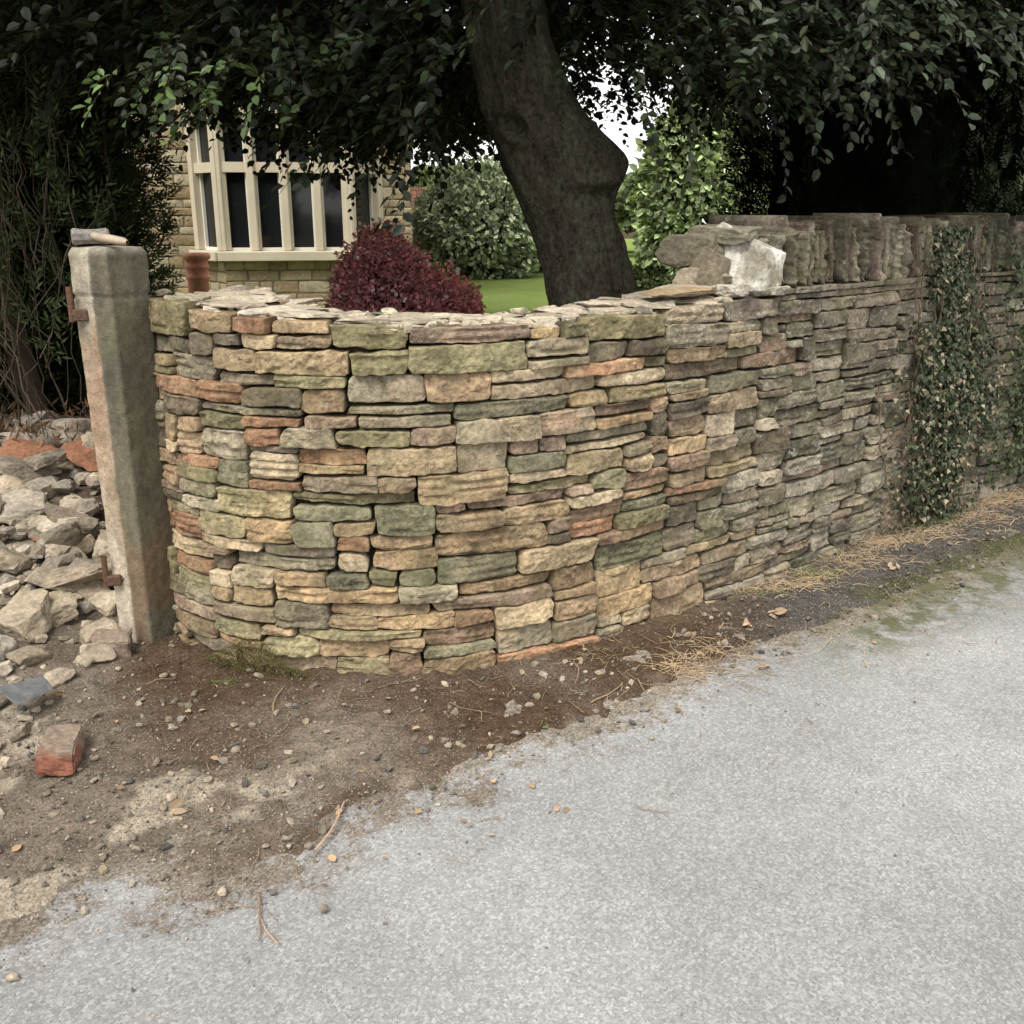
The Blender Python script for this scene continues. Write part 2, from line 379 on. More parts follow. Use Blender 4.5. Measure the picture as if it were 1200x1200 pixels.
def stone(acc,fr,s0,s1,z0,z1,colr,res=.008,prot=0.,gap=.003,depth=.09,r=.0045,amp=1.,lean=0.,jit=.006,col2=None,slope=.12):
    w=s1-s0;h=z1-z0; r=min(r,h*.3,w*.3)
    def ax(L):
        n=max(3,int(L/res)); a=np.linspace(r,L-r,n); return np.concatenate([[0,0,r*.3],a,[L-r*.3,L,L]])
    A=ax(w-2*gap);B=ax(h-2*gap); a,b=np.meshgrid(A,B); na,nb=len(A),len(B)
    wa=w-2*gap;hb=h-2*gap; e=np.minimum(np.minimum(a,wa-a),np.minimum(b,hb-b))
    sk=np.zeros_like(a,bool); sk[0]=sk[-1]=True; sk[:,0]=sk[:,-1]=True
    u=a/wa;v=b/hb; sd_=R.uniform(0,900)
    jj=min(jit,h*.13)
    cz=R.uniform(-jj,jj,4); cs=R.uniform(-jj,jj,4)*1.6
    def bil(c): return (c[0]*(1-u)+c[1]*u)*(1-v)+(c[2]*(1-u)+c[3]*u)*v
    s=s0+gap+a+bil(cs); z=z0+gap+b+bil(cz)
    q=np.stack([s.ravel()*20,z.ravel()*20,np.full(s.size,sd_)],-1)
    k=min(.007,h*.10)*amp
    cr=min(.022,h*.32); du=np.minimum(a,wa-a); dv=np.minimum(b,hb-b)
    cf=np.clip(1-du/cr,0,1)*np.clip(1-dv/cr,0,1)
    cw=R.uniform(.0,1.,4); cwm=np.where(u<.5,np.where(v<.5,cw[0],cw[1]),np.where(v<.5,cw[2],cw[3]))
    s=s+((vn(q)+.5*vn(q*2.3))*k).reshape(s.shape)+cf*np.where(u<.5,1,-1)*cr*.4*cwm; z=z+((vn(q+31)+.5*vn(q*2.3+9))*k*.8).reshape(s.shape)+cf*np.where(v<.5,1,-1)*cr*.3*cwm
    hh=np.full(s.shape,prot)
    m=np.full(s.shape,9.)
    for _ in range(6):
        ga=R.uniform(-.16,.16); gb=R.uniform(-slope,slope); m=np.minimum(m,R.uniform(0,.014)+ga*(a-wa/2)+gb*(b-hb/2))
    hh=hh+np.maximum(m,-.022)*amp
    q2=np.stack([s.ravel()*17,z.ravel()*27,np.full(s.size,sd_)],-1)
    f=fbm(q2,4); rg=R.uniform(.6,1.3); hh+=(.0115*rg*(np.abs(f)*1.2-.25+.6*f)*amp).reshape(s.shape)
    if R.random()<.4:
        q3=np.stack([s.ravel()*6,z.ravel()*70,np.full(s.size,sd_+5)],-1); st=vn(q3); hh+=(.005*np.tanh(st*3)*amp).reshape(s.shape)
    t=np.clip(e/r,0,1); hh-=r*(1-np.sqrt(np.clip(1-(1-t)**2,0,1)))
    hh[sk]=-depth
    if lean: s=s+lean*(z-z0)
    V=fr(s.ravel(),z.ravel(),hh.ravel())
    I=np.arange(na*nb).reshape(nb,na); F=np.stack([I[:-1,:-1],I[:-1,1:],I[1:,1:],I[1:,:-1]],-1).reshape(-1,4)
    C=np.array(colr,float)
    if col2 is not None:
        mm=ss(-.25,.45,fbm(q*.4+50,3))[:,None]; C=C*(1-mm)+np.array(col2)*mm
        C[sk.ravel()]*=.35
    acc.add(V,F,np.clip(C,0,1))
def pickcol(s):
    c=PAL[R.integers(len(PAL))]*R.uniform(.70,1.25)
    o=float(ss(S_COP-1.0,S_COP+.3,s))
    g=c.mean()*np.array([1.05,.98,.82]); c=c*(1-.6*o)+g*.6*o
    return c*(1-.12*o)
wall=empty('dry_stone_wall')
A1=Acc();A2=Acc()
for (a,b,c,d) in pack(WL,wtop):
    far=ss(4.5,6.5,a); old=(a>S_COP-.35+R.uniform(-.35,.25))
    if d<-.02: continue
    c1=pickcol(a); c2=c1*.6+pickcol(a)*.4
    stone(A2 if old else A1,W,a,b,c,d,c1,res=.0064+.022*float(far),prot=R.uniform(-.020,.010),gap=R.uniform(.0018,.0048),col2=c2)
A1.build('face_stones',M_stone,False,wall); A2.build('old_face_stones',M_old,False,wall)
def Wb(s,z,h): # back face
    p=wpos(s); n=wnor(s); q=p+n*(-THK-h+.02*z)[...,None]
    return np.concatenate([q,z[...,None]],-1)
A=Acc()
for (a,b,c,d) in pack(WL,wtop,scale=1.3,base=.25):
    stone(A,Wb,a,b,c,d,pickcol(a),res=.03,prot=R.uniform(-.015,.01))
A.build('back_stones',M_old,True,wall)
# core
s=np.linspace(.02,WL-.02,400); tp=wtop(s)-.03
rows=[W(s,s*0-.05,s*0-.07),W(s,tp,s*0-.07),W(s,tp+.01,s*0-.2),W(s,tp+.01,s*0-.36),Wb(s,tp,s*0-.04),Wb(s,s*0-.05,s*0-.04)]
V=np.concatenate(rows); k=len(s); F=[]
for i in range(5):
    a=np.arange(k-1)+i*k; F.append(np.stack([a,a+1,a+k+1,a+k],-1))
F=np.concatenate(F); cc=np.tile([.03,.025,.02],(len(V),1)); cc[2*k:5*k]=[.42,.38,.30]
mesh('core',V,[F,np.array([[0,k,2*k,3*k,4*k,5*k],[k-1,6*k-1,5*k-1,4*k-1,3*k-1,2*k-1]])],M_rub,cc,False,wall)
# flat stones and packing on top of the curved length
A=Acc(); n=700; s=R.uniform(.03,S_COP-.02,n); h=-R.uniform(.05,THK-.02,n); zz=wtop(s)+R.uniform(-.03,.002,n)
sz=R.uniform(.010,.045,n)
C=np.array([.56,.49,.38])*R.uniform(.7,1.15,(n,1))+R.uniform(-.02,.02,(n,3))
rocks(A,W(s,zz,h),np.stack([sz,sz*R.uniform(.5,1,n),sz*R.uniform(.25,.5,n)],-1)*1.3,C,2,.2)
n=75; s=R.uniform(.05,S_COP-.03,n); h=-R.uniform(.12,THK-.06,n); zz=wtop(s)+R.uniform(-.012,.004,n); sz=R.uniform(.07,.14,n)
rocks(A,W(s,zz,h),np.stack([sz*1.3,sz,sz*.13],-1),np.array([.52,.45,.35])*R.uniform(.7,1.15,(n,1)),3,.04)
A.build('top_rubble',M_rub,False,wall)
# coping stones on edge
A=Acc(); q=S_COP-.12
while q<WL-.2:
    w=R.uniform(.15,.38); stone(A,W,q,q+w,wtop(q)-.004,wtop(q)+.022,np.array([.24,.21,.16])*R.uniform(.7,1.2),res=.015,prot=R.uniform(.008,.02),depth=.3,r=.005); q+=w
s=S_COP+.06
while s<WL-.1:
    w=R.uniform(.024,.052); hgt=R.uniform(.22,.295)
    far=ss(5,7,s)
    c=np.array([.255,.225,.17])*R.uniform(.38,1.3)+R.uniform(-.012,.012,3)
    zb=float(wtop(s))+.022
    stone(A,W,s,s+w,zb,zb+hgt,c,res=.0072+.02*float(far),prot=R.uniform(-.07,.015),gap=.0035,depth=.36+R.uniform(0,.1),r=.006,amp=1.6,lean=R.uniform(-.14,.0),jit=.014,col2=c*R.uniform(.6,1.3),slope=.05)
    s+=w
A.build('coping_stones',M_cop,False,wall)
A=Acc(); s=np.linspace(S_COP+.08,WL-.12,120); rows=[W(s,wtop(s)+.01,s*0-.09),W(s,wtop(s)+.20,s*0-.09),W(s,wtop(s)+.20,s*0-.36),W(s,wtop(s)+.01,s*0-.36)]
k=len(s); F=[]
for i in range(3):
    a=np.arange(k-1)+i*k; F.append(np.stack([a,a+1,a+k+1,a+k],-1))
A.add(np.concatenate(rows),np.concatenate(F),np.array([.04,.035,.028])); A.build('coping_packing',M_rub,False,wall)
# mortared end block of the coping
A=Acc(); base=float(wtop(S_COP)); tw=wnor(np.array([S_COP]))[0]
def lump(ds,h,z,sx,sy,sz,c,yaw=0.,tl=0.,cuts=6,dmin=.55,dmax=.68,rg=.05):
    P=W(np.array([S_COP+ds]),np.array([base+z]),np.array([h]))
    al=math.atan2(tw[0],-tw[1])+yaw; c_,s_=math.cos(al),math.sin(al); ct,st=math.cos(tl),math.sin(tl)
    rot=np.array([[c_,-s_,0],[s_,c_,0],[0,0,1]])@np.array([[ct,0,st],[0,1,0],[-st,0,ct]])
    k=1/.62; n0=len(acc_:=A.V); rocks(A,P,np.array([[sx*k,sy*k,sz*k]]),np.array([c]),5,0,cuts,dmin,dmax,rg,rot[None])
lump(.0,-.16,.115,.076,.13,.118,(.62,.59,.52),.05,.05,8,.58,.72,.045)
V_=A.V[-1]; tt=ss(-.05,.25,fbm(V_*13+3,4)); A.C[-1]=A.C[-1]*(1-tt[:,None])+np.array([.86,.84,.78])*tt[:,None]
tt=ss(.1,.35,fbm(V_*9+33,4))*.8; A.C[-1]=A.C[-1]*(1-tt[:,None])+np.array([.36,.32,.25])*tt[:,None]
lump(-.01,-.24,.235,.09,.15,.032,(.27,.25,.19),.1,-.1,8)
lump(-.115,-.27,.09,.058,.13,.10,(.24,.205,.15),-.3,.25,9,.5,.75); lump(-.085,-.33,.18,.085,.12,.055,(.21,.19,.14),.3,-.3,9,.5,.75)
lump(-.18,-.24,.04,.05,.10,.04,(.36,.30,.22),.3,.2,9,.5,.75)
lump(-.32,-.2,.022,.12,.1,.014,(.46,.39,.29),.2); lump(-.42,-.15,.024,.13,.09,.011,(.40,.31,.20),-.1); lump(-.13,-.10,.02,.09,.06,.02,(.55,.5,.42),.1); lump(.03,-.03,.01,.08,.04,.018,(.5,.47,.4),.0)
A.build('mortared_end_block',M_rub,False,wall)

# ---------------------------------------------------------------- gate post
post=empty('stone_gate_post'); th=math.radians(64); pc=np.array([-1.415,3.555]); H=1.475
nz_=190; npn=88
zz=np.linspace(-.05,H,nz_); rows=[]
pa=np.arange(npn)/npn*4
def sq(t):
    k=np.floor(t).astype(int)%4; f=(t-np.floor(t))*2-1
    c=np.array([[1,0],[0,1],[-1,0],[0,-1]]); d=np.array([[0,1],[-1,0],[0,-1],[1,0]])
    return c[k]+d[k]*f[:,None],k
q,kf=sq(pa)
ch=.94; l1=np.abs(q).sum(1); over=np.maximum(l1-(1+ch),0); q=q-np.sign(q)*over[:,None]/2
for zi in zz:
    t=zi/H; a=.083+.011*t
    ins=0.
    if zi>H-.022: ins=.5*(zi-(H-.022))
    if abs(zi-(H-.165))<.006 or abs(zi-(H-.15))<.003: ins=.005
    rows.append(np.concatenate([q*(a-ins),np.full((npn,1),zi)],1))
V=np.concatenate(rows)
nzv=fbm(V*np.array([14,14,9]),4)*.004+fbm(V*45,2)*.0025
dirn=nrm(np.concatenate([V[:,:2],V[:,:1]*0],1)); V=V+dirn*nzv[:,None]
Vl=V.copy()
c_,s_=math.cos(th),math.sin(th)
V[:,:2]=Vl[:,:2]@np.array([[c_,s_],[-s_,c_]])+pc
n1=fbm(V*3+3,4); n2=fbm(V*np.array([14,14,1.6])+8,3); n3=fbm(V*np.array([9,9,6])+28,4)
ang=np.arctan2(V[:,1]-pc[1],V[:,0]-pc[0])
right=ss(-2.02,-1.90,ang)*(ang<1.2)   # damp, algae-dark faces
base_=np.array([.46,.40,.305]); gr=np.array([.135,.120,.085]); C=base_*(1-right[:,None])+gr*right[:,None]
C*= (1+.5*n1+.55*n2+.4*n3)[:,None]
gt=ss(.0,.35,n3+.05)*.45; C=C*(1-gt[:,None])+np.array([.13,.125,.065])*gt[:,None]
rs=ss(H-.18,H-.30,V[:,2])*ss(H-1.40,H-.5,V[:,2])*(1-right)*ss(-.45,.25,n2+.1)
rs2=ss(H-.7,H-.9,V[:,2])*ss(0,.4,fbm(V*4+60,3)+.2)*right
rs=np.clip(rs+.5*rs2,0,1)
C=C*(1-.6*rs[:,None])+np.array([.27,.13,.06])*.6*rs[:,None]
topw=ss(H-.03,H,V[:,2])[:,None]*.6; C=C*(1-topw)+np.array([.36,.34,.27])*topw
I=np.arange(nz_*npn).reshape(nz_,npn); J=np.roll(I,-1,1); F=np.stack([I[:-1],J[:-1],J[1:],I[1:]],-1).reshape(-1,4)
capn=len(V); V=np.concatenate([V,[[pc[0],pc[1],H+.006]]]); C=np.concatenate([C,[[.40,.36,.28]]])
Ft=np.stack([I[-1],J[-1],np.full(npn,capn)],-1)
m,nt,bs,_=newmat('gatepost_stone'); co=coord(nt); c=attr(nt,'Col'); f1=noise(nt,co,35,5,.7); f3=noise(nt,co,190,3,.8)
c=mix(nt,.8,c,ramp(nt,f1,[(.3,.55),(.7,1.4)]),'MULTIPLY'); c=mix(nt,.8,c,ramp(nt,f3,[(.3,.5),(.7,1.4)]),'MULTIPLY'); nt.links.new(c,bs.inputs['Base Color']); bs.inputs['Roughness'].default_value=.9
b=bump(nt,bs,f1,.005); bump(nt,bs,f3,.003,1,b)
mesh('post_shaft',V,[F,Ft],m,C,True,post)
A=Acc()
lc=pc+np.array([-.108,-.045])
def hook(zc):
    k=8; t=np.linspace(0,1,k)
    P=np.stack([np.full(k,lc[0]-.012),np.full(k,lc[1]-.03),zc-.035+.12*t],-1); tubes(A,P[None],np.full((1,k),.0115),np.array([.11,.055,.03]),8)
    P=np.stack([lc[0]-.012+.09*t,lc[1]-.03+.03*t,np.full(k,zc-.01)],-1); tubes(A,P[None],np.full((1,k),.014),np.array([.15,.07,.04]),6)
    box(A,(lc[0]+.018,lc[1]-.028,zc-.012),(.05,.024,.04),(.10,.055,.035),.3,.004)
hook(1.26); hook(.27)
A.build('hinge_pins',M_rust,False,post)
# club hammer on the post
ham=empty('club_hammer'); A=Acc()
hd=np.array([pc[0]-.045,pc[1]-.02,H+.036])
prof=[(-.06,.024),(-.052,.029),(-.02,.025),(.02,.025),(.052,.029),(.06,.024)]
d=np.array([math.cos(math.radians(28)),math.sin(math.radians(28)),0]); sx=np.array([-d[1],d[0],0]); up=np.array([0,0,1.])
V=[]
for (t,r) in prof:
    for k in range(8):
        a=math.pi/8+k*math.pi/4; V.append(hd+d*t+sx*math.cos(a)*r*1.05+up*math.sin(a)*r*1.05)
V=np.array(V);F=[]
for i in range(5):
    for k in range(8): F.append([i*8+k,i*8+(k+1)%8,i*8+8+(k+1)%8,i*8+8+k])
A.add(V,np.array(F),(.22,.20,.18)); A.F.append(np.array([list(range(8))[::-1],list(range(40,48))]))
A.build('head',M_rust,False,ham)
A=Acc(); k=14; t=np.linspace(0,1,k); rr=.0095+.004*np.sin(t*3.1)+.003*t; rr[0]*=.8; rr[-1]*=.5
P=hd+nrm(np.array([.80,-.60,-.09]))*(t[:,None]*.26-.04)+np.array([0,0,.004])
tubes(A,P[None],rr[None],np.array([.42,.34,.25]),10); A.build('handle',M_wood,True,ham)

# ---------------------------------------------------------------- rubble pile, loose things
A=Acc()
def onpile(n,xr,yr,s0,s1,sub,sink=.3,emb=1.,flat=(.5,.95)):
    px=R.uniform(*xr,n); py=R.uniform(*yr,n)
    ex=np.interp(py,[1.5,1.93,2.4,3.15,3.6,5,7],[-1.22,-1.25,-1.44,-1.56,-1.57,-1.5,-1.5]); k=px<ex+R.uniform(-.15,.03,n)
    px,py=px[k],py[k]; n=len(px); sz=s0*(s1/s0)**(R.random(n)**1.7)
    g=R.random((n,1)); C=(np.array([.54,.445,.33])*(1-g)+np.array([.43,.385,.32])*g)*R.uniform(.5,1.12,(n,1))
    rb=R.random((n,1))<.04; C=np.where(rb,np.array([.34,.16,.10]),C)
    P=np.stack([px,py,gz(px,py)+sz*sink+R.uniform(0,.06,n)*ss(3.4,4.2,py)*emb],-1)
    rocks(A,P,np.stack([sz*R.uniform(1,1.5,n),sz,sz*R.uniform(*flat,n)],-1),C,sub,.5,9,.5,.8,.09)
onpile(2400,(-3.6,-1.2),(1.6,6.0),.010,.05,1)
onpile(400,(-3.6,-1.45),(2.9,6.0),.04,.11,3)
onpile(48,(-3.4,-1.75),(3.5,5.6),.10,.18,4,.4,1.,(.35,.7))
onpile(120,(-1.95,-1.2),(1.7,3.2),.025,.065,3)
A.build('rubble_pile',M_rub,False)
def brick(name,x,y,rz,tilt,L=.21):
    bm=bmesh.new(); bmesh.ops.create_cube(bm,size=1)
    for v in bm.verts: v.co=Vector((v.co.x*L,v.co.y*.105,v.co.z*.072))
    bmesh.ops.bevel(bm,geom=bm.edges[:],offset=.005,segments=2,affect='EDGES'); bmesh.ops.subdivide_edges(bm,edges=bm.edges[:],cuts=4,use_grid_fill=True)
    V=np.array([v.co[:] for v in bm.verts]); V+= (fbm(V*30,3)*.014)[:,None]*nrm(V)
    c=np.array([.23,.09,.055])*np.ones((len(V),1)); mm=ss(-.05,.15,fbm(V*14+4,3)+ (V[:,2]>.03)*.5); c=c*(1-mm[:,None])+np.array([.23,.175,.13])*mm[:,None]
    bm.verts.index_update(); me=bpy.data.meshes.new(name)
    for v,q in zip(bm.verts,V): v.co=q
    bm.to_mesh(me); bm.free(); a=me.color_attributes.new('Col','FLOAT_COLOR','POINT'); a.data.foreach_set('color',np.concatenate([c,np.ones((len(c),1))],1).astype(np.float32).ravel())
    me.materials.append(M_brick); o=bpy.data.objects.new(name,me); bpy.context.scene.collection.objects.link(o)
    o.location=(x,y,.045); o.rotation_euler=(tilt,0.06,rz)
brick('old_brick',-1.36,2.62,math.radians(105),.05,.20); brick('old_brick.001',-1.50,3.38,math.radians(15),.2,.13)
A=Acc(); rocks(A,np.array([[-1.60,2.92,.09]]),np.array([[.14,.09,.012]]),np.array([[.15,.155,.16]]),3,.3); A.build('slate_offcut',M_roof,False)
# gravel
A=Acc(); n=34000; px=R.uniform(-1.9,3.2,n); py=R.uniform(1.6,5.8,n); s_=sdist(px,py); yw=np.interp(px,WP[:,0],WP[:,1])
keep=(py<yw-.01)&((s_<.02+R.exponential(.05,n)))&((px<.9)|(R.random(n)<.8))
dens=np.where(px>.7,1.,.3+.7*ss(.15,.9,yw-py)); keep&=R.random(n)<dens
px,py=px[keep],py[keep]; n=len(px); sz=.0022*np.exp(R.exponential(.5,n)); sz=np.minimum(sz,.016)
g=R.random((n,1)); C=(np.array([.42,.35,.27])*(1-g)+np.array([.13,.125,.12])*g)*R.uniform(.6,1.3,(n,1))
rt=(px>.9)[:,None]; C=np.where(rt,C*np.array([.75,.76,.78]),C)
rocks(A,np.stack([px,py,gz(px,py)+sz*.45+.002],-1),np.stack([sz*1.3,sz,sz*.7],-1),C,1,1.)
n=320; px=R.uniform(-1.3,2.8,n); py=R.uniform(1.1,4.2,n); s_=sdist(px,py); k=(s_>0)&(R.random(n)<np.exp(-s_*1.6)+.06); px,py=px[k],py[k]; n=len(px); sz=R.uniform(.002,.006,n)
rocks(A,np.stack([px,py,sz*.4+.002],-1),np.stack([sz*1.3,sz,sz*.6],-1),np.array([.3,.26,.2])*R.uniform(.5,1.4,(n,1)),1,1.)
n=110; px=R.uniform(-1.4,1.0,n); py=R.uniform(2.1,3.6,n); yw=np.interp(px,WP[:,0],WP[:,1]); k=(py<yw-.04)&(sdist(px,py)<-.05); px,py=px[k],py[k]; n=len(px); sz=R.uniform(.007,.018,n)
rocks(A,np.stack([px,py,gz(px,py)+sz*.3],-1),np.stack([sz*1.4,sz,sz*.6],-1),np.array([.36,.30,.22])*R.uniform(.5,1.2,(n,1)),2,.6)
A.build('gravel',M_rub,False)
# twigs and fallen leaves
A=Acc()
def strands(n,xc,yc,rx_,ry_,len0,len1,rad,colr,zoff=.006,curl=.5):
    K=7; px=xc+R.normal(size=n)*rx_; py=yc+R.normal(size=n)*ry_; a=R.uniform(0,2*math.pi,n); L=R.uniform(len0,len1,n); cu=R.normal(size=n)*curl
    pts=[]; x_,y_=px.copy(),py.copy(); aa=a.copy()
    for k in range(K):
        pts.append(np.stack([x_,y_,gz(x_,y_)+zoff+R.uniform(0,.008,n)],-1)); x_=x_+np.cos(aa)*L/K; y_=y_+np.sin(aa)*L/K; aa=aa+cu/K+R.normal(size=n)*.15
    P=np.stack(pts,1); rr=np.repeat(rad*R.uniform(.5,1.3,(n,1)),K,1)*np.linspace(1,.5,K)
    tubes(A,P,rr,np.asarray(colr)*R.uniform(.6,1.3,(n,1)),4)
strands(110,-.4,2.75,.6,.35,.03,.12,.0013,(.30,.22,.14))
strands(60,.3,3.2,.4,.2,.03,.12,.0014,(.34,.25,.16))
strands(70,.75,3.35,.25,.12,.05,.2,.0015,(.42,.31,.19),.008,1.)
strands(50,1.6,4.0,.6,.3,.05,.15,.0014,(.4,.3,.19),.008,1.)
strands(3,-.5,2.0,.15,.1,.12,.2,.0025,(.35,.24,.16),.006,.6)
strands(6,.2,2.95,.4,.2,.15,.25,.003,(.28,.2,.13),.006,.8)
k=9; t=np.linspace(0,1,k); P=np.stack([-.51+.05*t+.012*np.sin(t*4),2.17+.22*t,.016+.01*np.sin(t*3)],-1); tubes(A,P[None],np.linspace(.004,.0022,k)[None],np.array([.40,.28,.2]),6)
A.build('fallen_twigs',M_twig,True)
A=Acc(); n=200; px=R.uniform(-1.3,2.6,n); py=R.uniform(1.9,5,n); yw=np.interp(px,WP[:,0],WP[:,1]); k=(py<yw-.05)&(sdist(px,py)<.25); px,py=px[k],py[k]; n=len(px)
P=np.stack([px,py,gz(px,py)+.010],-1); a=R.uniform(0,6.28,n); ax_=np.stack([np.cos(a),np.sin(a),R.normal(size=n)*.2],-1); nn=np.array([0,0,1.])+R.normal(size=(n,3))*.3
leaves(A,P,ax_,nn,R.uniform(.012,.035,n),np.array([.40,.28,.16])*R.uniform(.4,1.3,(n,1))+np.where(R.random((n,1))<.1,[-.15,.0,-.05],[0.,0,0]))
for (x_,y_,s_) in [(-.93,2.35,.06),(1.05,3.72,.085),(.93,3.62,.05),(.9,3.25,.05),(.12,2.35,.04),(-.15,2.3,.035),(1.75,4.25,.05),(-.08,2.62,.035)]:
    k=3
    leaves(A,np.array([[x_,y_,max(gz(np.array([x_]),np.array([y_]))[0],0)+.012]])+R.normal(size=(k,3))*[.012,.012,.001],np.array([[.9,.3,.1]])+R.normal(size=(k,3))*.5,np.array([[0.2,-.3,1.]])+R.normal(size=(k,3))*.4,np.full(k,s_*.7),np.array([[.42,.31,.21]])*R.uniform(.6,1.1,(k,1)))
A.build('fallen_leaves',M_straw,False)
# dry grass
A=Acc()
def tuft(cx,cy,n,sp,L,colr,up=.5):
    px=cx+R.normal(size=n)*sp; py=cy+R.normal(size=n)*sp*.6; a=R.uniform(0,6.28,n); l=L*R.uniform(.4,1.2,n); K=5; P=[]
    for k in range(K):
        t=k/(K-1); P.append(np.stack([px+np.cos(a)*l*t*.8,py+np.sin(a)*l*t*.6,np.maximum(gz(px,py),0)+.002+up*l*(t-.75*t*t)],-1))
    tubes(A,np.stack(P,1),np.repeat(R.uniform(.0007,.0016,(n,1)),K,1)*np.linspace(1,.4,K),np.asarray(colr)*R.uniform(.6,1.3,(n,1)),3)
straw=(.50,.38,.24)
for i in range(44):
    x_=R.uniform(.85,3.3); tuft(x_,np.interp(x_,WP[:,0],WP[:,1])-R.uniform(.02,.2),R.integers(15,45),.06,.10,straw if R.random()<.7 else (.15,.19,.07),.7)
tuft(.62,3.25,110,.06,.12,straw,.25); tuft(.75,3.4,60,.07,.1,straw,.2); tuft(1.25,4.1,110,.09,.12,straw,.3); tuft(1.7,4.4,70,.1,.12,straw,.3)
tuft(2.5,5.05,160,.12,.13,straw,.4); tuft(2.9,5.35,160,.12,.14,straw,.4); tuft(2.2,4.75,100,.1,.1,straw,.3)
tuft(-1.0,3.12,30,.03,.04,(.14,.17,.06),.9); tuft(.35,3.36,40,.08,.06,(.3,.25,.14),.5)
A.build('dry_grass',M_straw,False)
A=Acc(); n=3200; px=-.93+R.normal(size=n)*.10; P=np.stack([px,np.interp(px,WP[:,0],WP[:,1])-.02-R.uniform(0,.05,n),R.uniform(0,.13,n)*np.exp(-((px+.93)/.15)**2)+.005],-1)
leaves(A,P,R.normal(size=(n,3))+[0,-.4,.7],R.normal(size=(n,3)),R.uniform(.008,.016,n),np.array([.12,.11,.045])*R.uniform(.6,1.4,(n,1)),'blade'); A.build('moss_cushion',M_con,False)

# ---------------------------------------------------------------- ivy
ivy=empty('ivy_plant'); A=Acc(); T=Acc()
sI=s_at_x(2.24)
K=26; n=40; t=np.linspace(0,1,K); P=[]
for i in range(n):
    s0=sI+R.normal()*.18; z1=R.uniform(.5,1.5); s=s0+np.cumsum(R.normal(size=K)*.018)+.08*np.sin(t*3+i); zz=t*z1; h=np.full(K,.02)+R.uniform(0,.02,K)
    P.append(W(s,zz,h))
P=np.stack(P); tubes(T,P,np.full((n,K),.0035)*R.uniform(.5,1.4,(n,1)),np.array([.18,.135,.095]),5)
T.build('stems',M_twig,True,ivy)
n=13000; z=R.uniform(0,1,n)**.8*1.52; wdt=np.interp(z,[0,.25,.6,.9,1.2,1.5],[.30,.40,.42,.38,.22,.14]); cen=np.interp(z,[0,.5,1,1.5],[-.02,.06,.0,-.04])
s=sI+cen+R.normal(size=n)*wdt*.55; cl=fbm(np.stack([s*9,z*7,s*0],-1),3); k=cl>-.10-.25*(R.random(n)); s,z=s[k],z[k]; n=len(s)
h=R.uniform(.01,.11,n)*np.clip(1.2-z/1.6,.3,1); P=W(s,z,h); N2=wnor(s); Nn=np.concatenate([N2,np.full((n,1),.4)],1)+R.normal(size=(n,3))*.45
Ax=np.array([0,0,-1.])+R.normal(size=(n,3))*.6
g=R.random((n,1)); C=np.where(g<.68,np.array([.045,.060,.028]),np.where(g<.85,np.array([.14,.135,.08]),np.array([.28,.23,.15])))*R.uniform(.6,1.5,(n,1))
leaves(A,P,Ax,Nn,R.uniform(.016,.036,n),C,'ivy')
sJ=s_at_x(3.0); n=3500; z=R.uniform(.1,1.5,n); s=sJ+R.normal(size=n)*.22; cl=fbm(np.stack([s*6,z*5,s*0],-1),3); k=cl>.0; s,z=s[k],z[k]; n=len(s)
leaves(A,W(s,z,R.uniform(.01,.05,n)),np.array([0,0,-1.])+R.normal(size=(n,3))*.6,np.concatenate([wnor(s),np.full((n,1),.4)],1)+R.normal(size=(n,3))*.4,R.uniform(.02,.04,n),np.array([.07,.09,.04])*R.uniform(.6,1.5,(n,1)),'ivy')
A.build('leaves',M_ivy,False,ivy)

# ---------------------------------------------------------------- beech tree
tree=empty('beech_tree')
tz=np.array([.25,.5,.9,1.2,1.5,1.66,1.79,1.9,1.98,2.08,2.18,2.35,2.55,3.0,3.8,4.8])
tx=np.array([.50,.49,.45,.41,.345,.30,.255,.20,.16,.10,.055,.0,-.04,-.10,-.12,-.1])
trd=np.array([.34,.28,.245,.235,.24,.265,.285,.28,.27,.24,.215,.20,.19,.17,.14,.08])
K=220; ns=96; z=np.linspace(.25,4.8,K); cx=np.interp(z,tz,tx); rr=np.interp(z,tz,trd)
ker=np.hanning(9);ker/=ker.sum()
cx=np.convolve(np.pad(cx,4,'edge'),ker,'valid'); rr=np.convolve(np.pad(rr,4,'edge'),ker,'valid')
a=np.arange(ns)/ns*2*math.pi; AA,ZZ=np.meshgrid(a,z); CX=np.repeat(cx[:,None],ns,1); RR=np.repeat(rr[:,None],ns,1)
Q=np.stack([np.cos(AA).ravel()*1.6,np.sin(AA).ravel()*1.6,ZZ.ravel()*1.8],-1)
disp=.05*fbm(Q,3)+.022*fbm(Q*np.array([3.5,3.5,2.2]),3)+.012*fbm(Q*np.array([10,10,7]),3)
def blob(ang,zc,wa,wz,am):
    da=(AA.ravel()-ang+math.pi)%(2*math.pi)-math.pi; return am*np.exp(-(da/wa)**2-((ZZ.ravel()-zc)/wz)**2)
disp+=blob(-.3,1.84,.55,.10,.07)+blob(-.1,1.58,.7,.10,-.04)+blob(-.9,1.73,.45,.03,.05)+blob(-1.1,1.67,.5,.03,-.04)
ringd=np.hypot((((AA.ravel()+2.1+math.pi)%(2*math.pi)-math.pi))*.26,ZZ.ravel()-1.98)
disp+=.05*np.exp(-((ringd-.075)/.022)**2)-.04*np.exp(-(ringd/.045)**2)
rad=RR.ravel()+disp
V=np.stack([CX.ravel()+rad*np.cos(AA.ravel()),5.25+rad*np.sin(AA.ravel())*.95,ZZ.ravel()],-1)
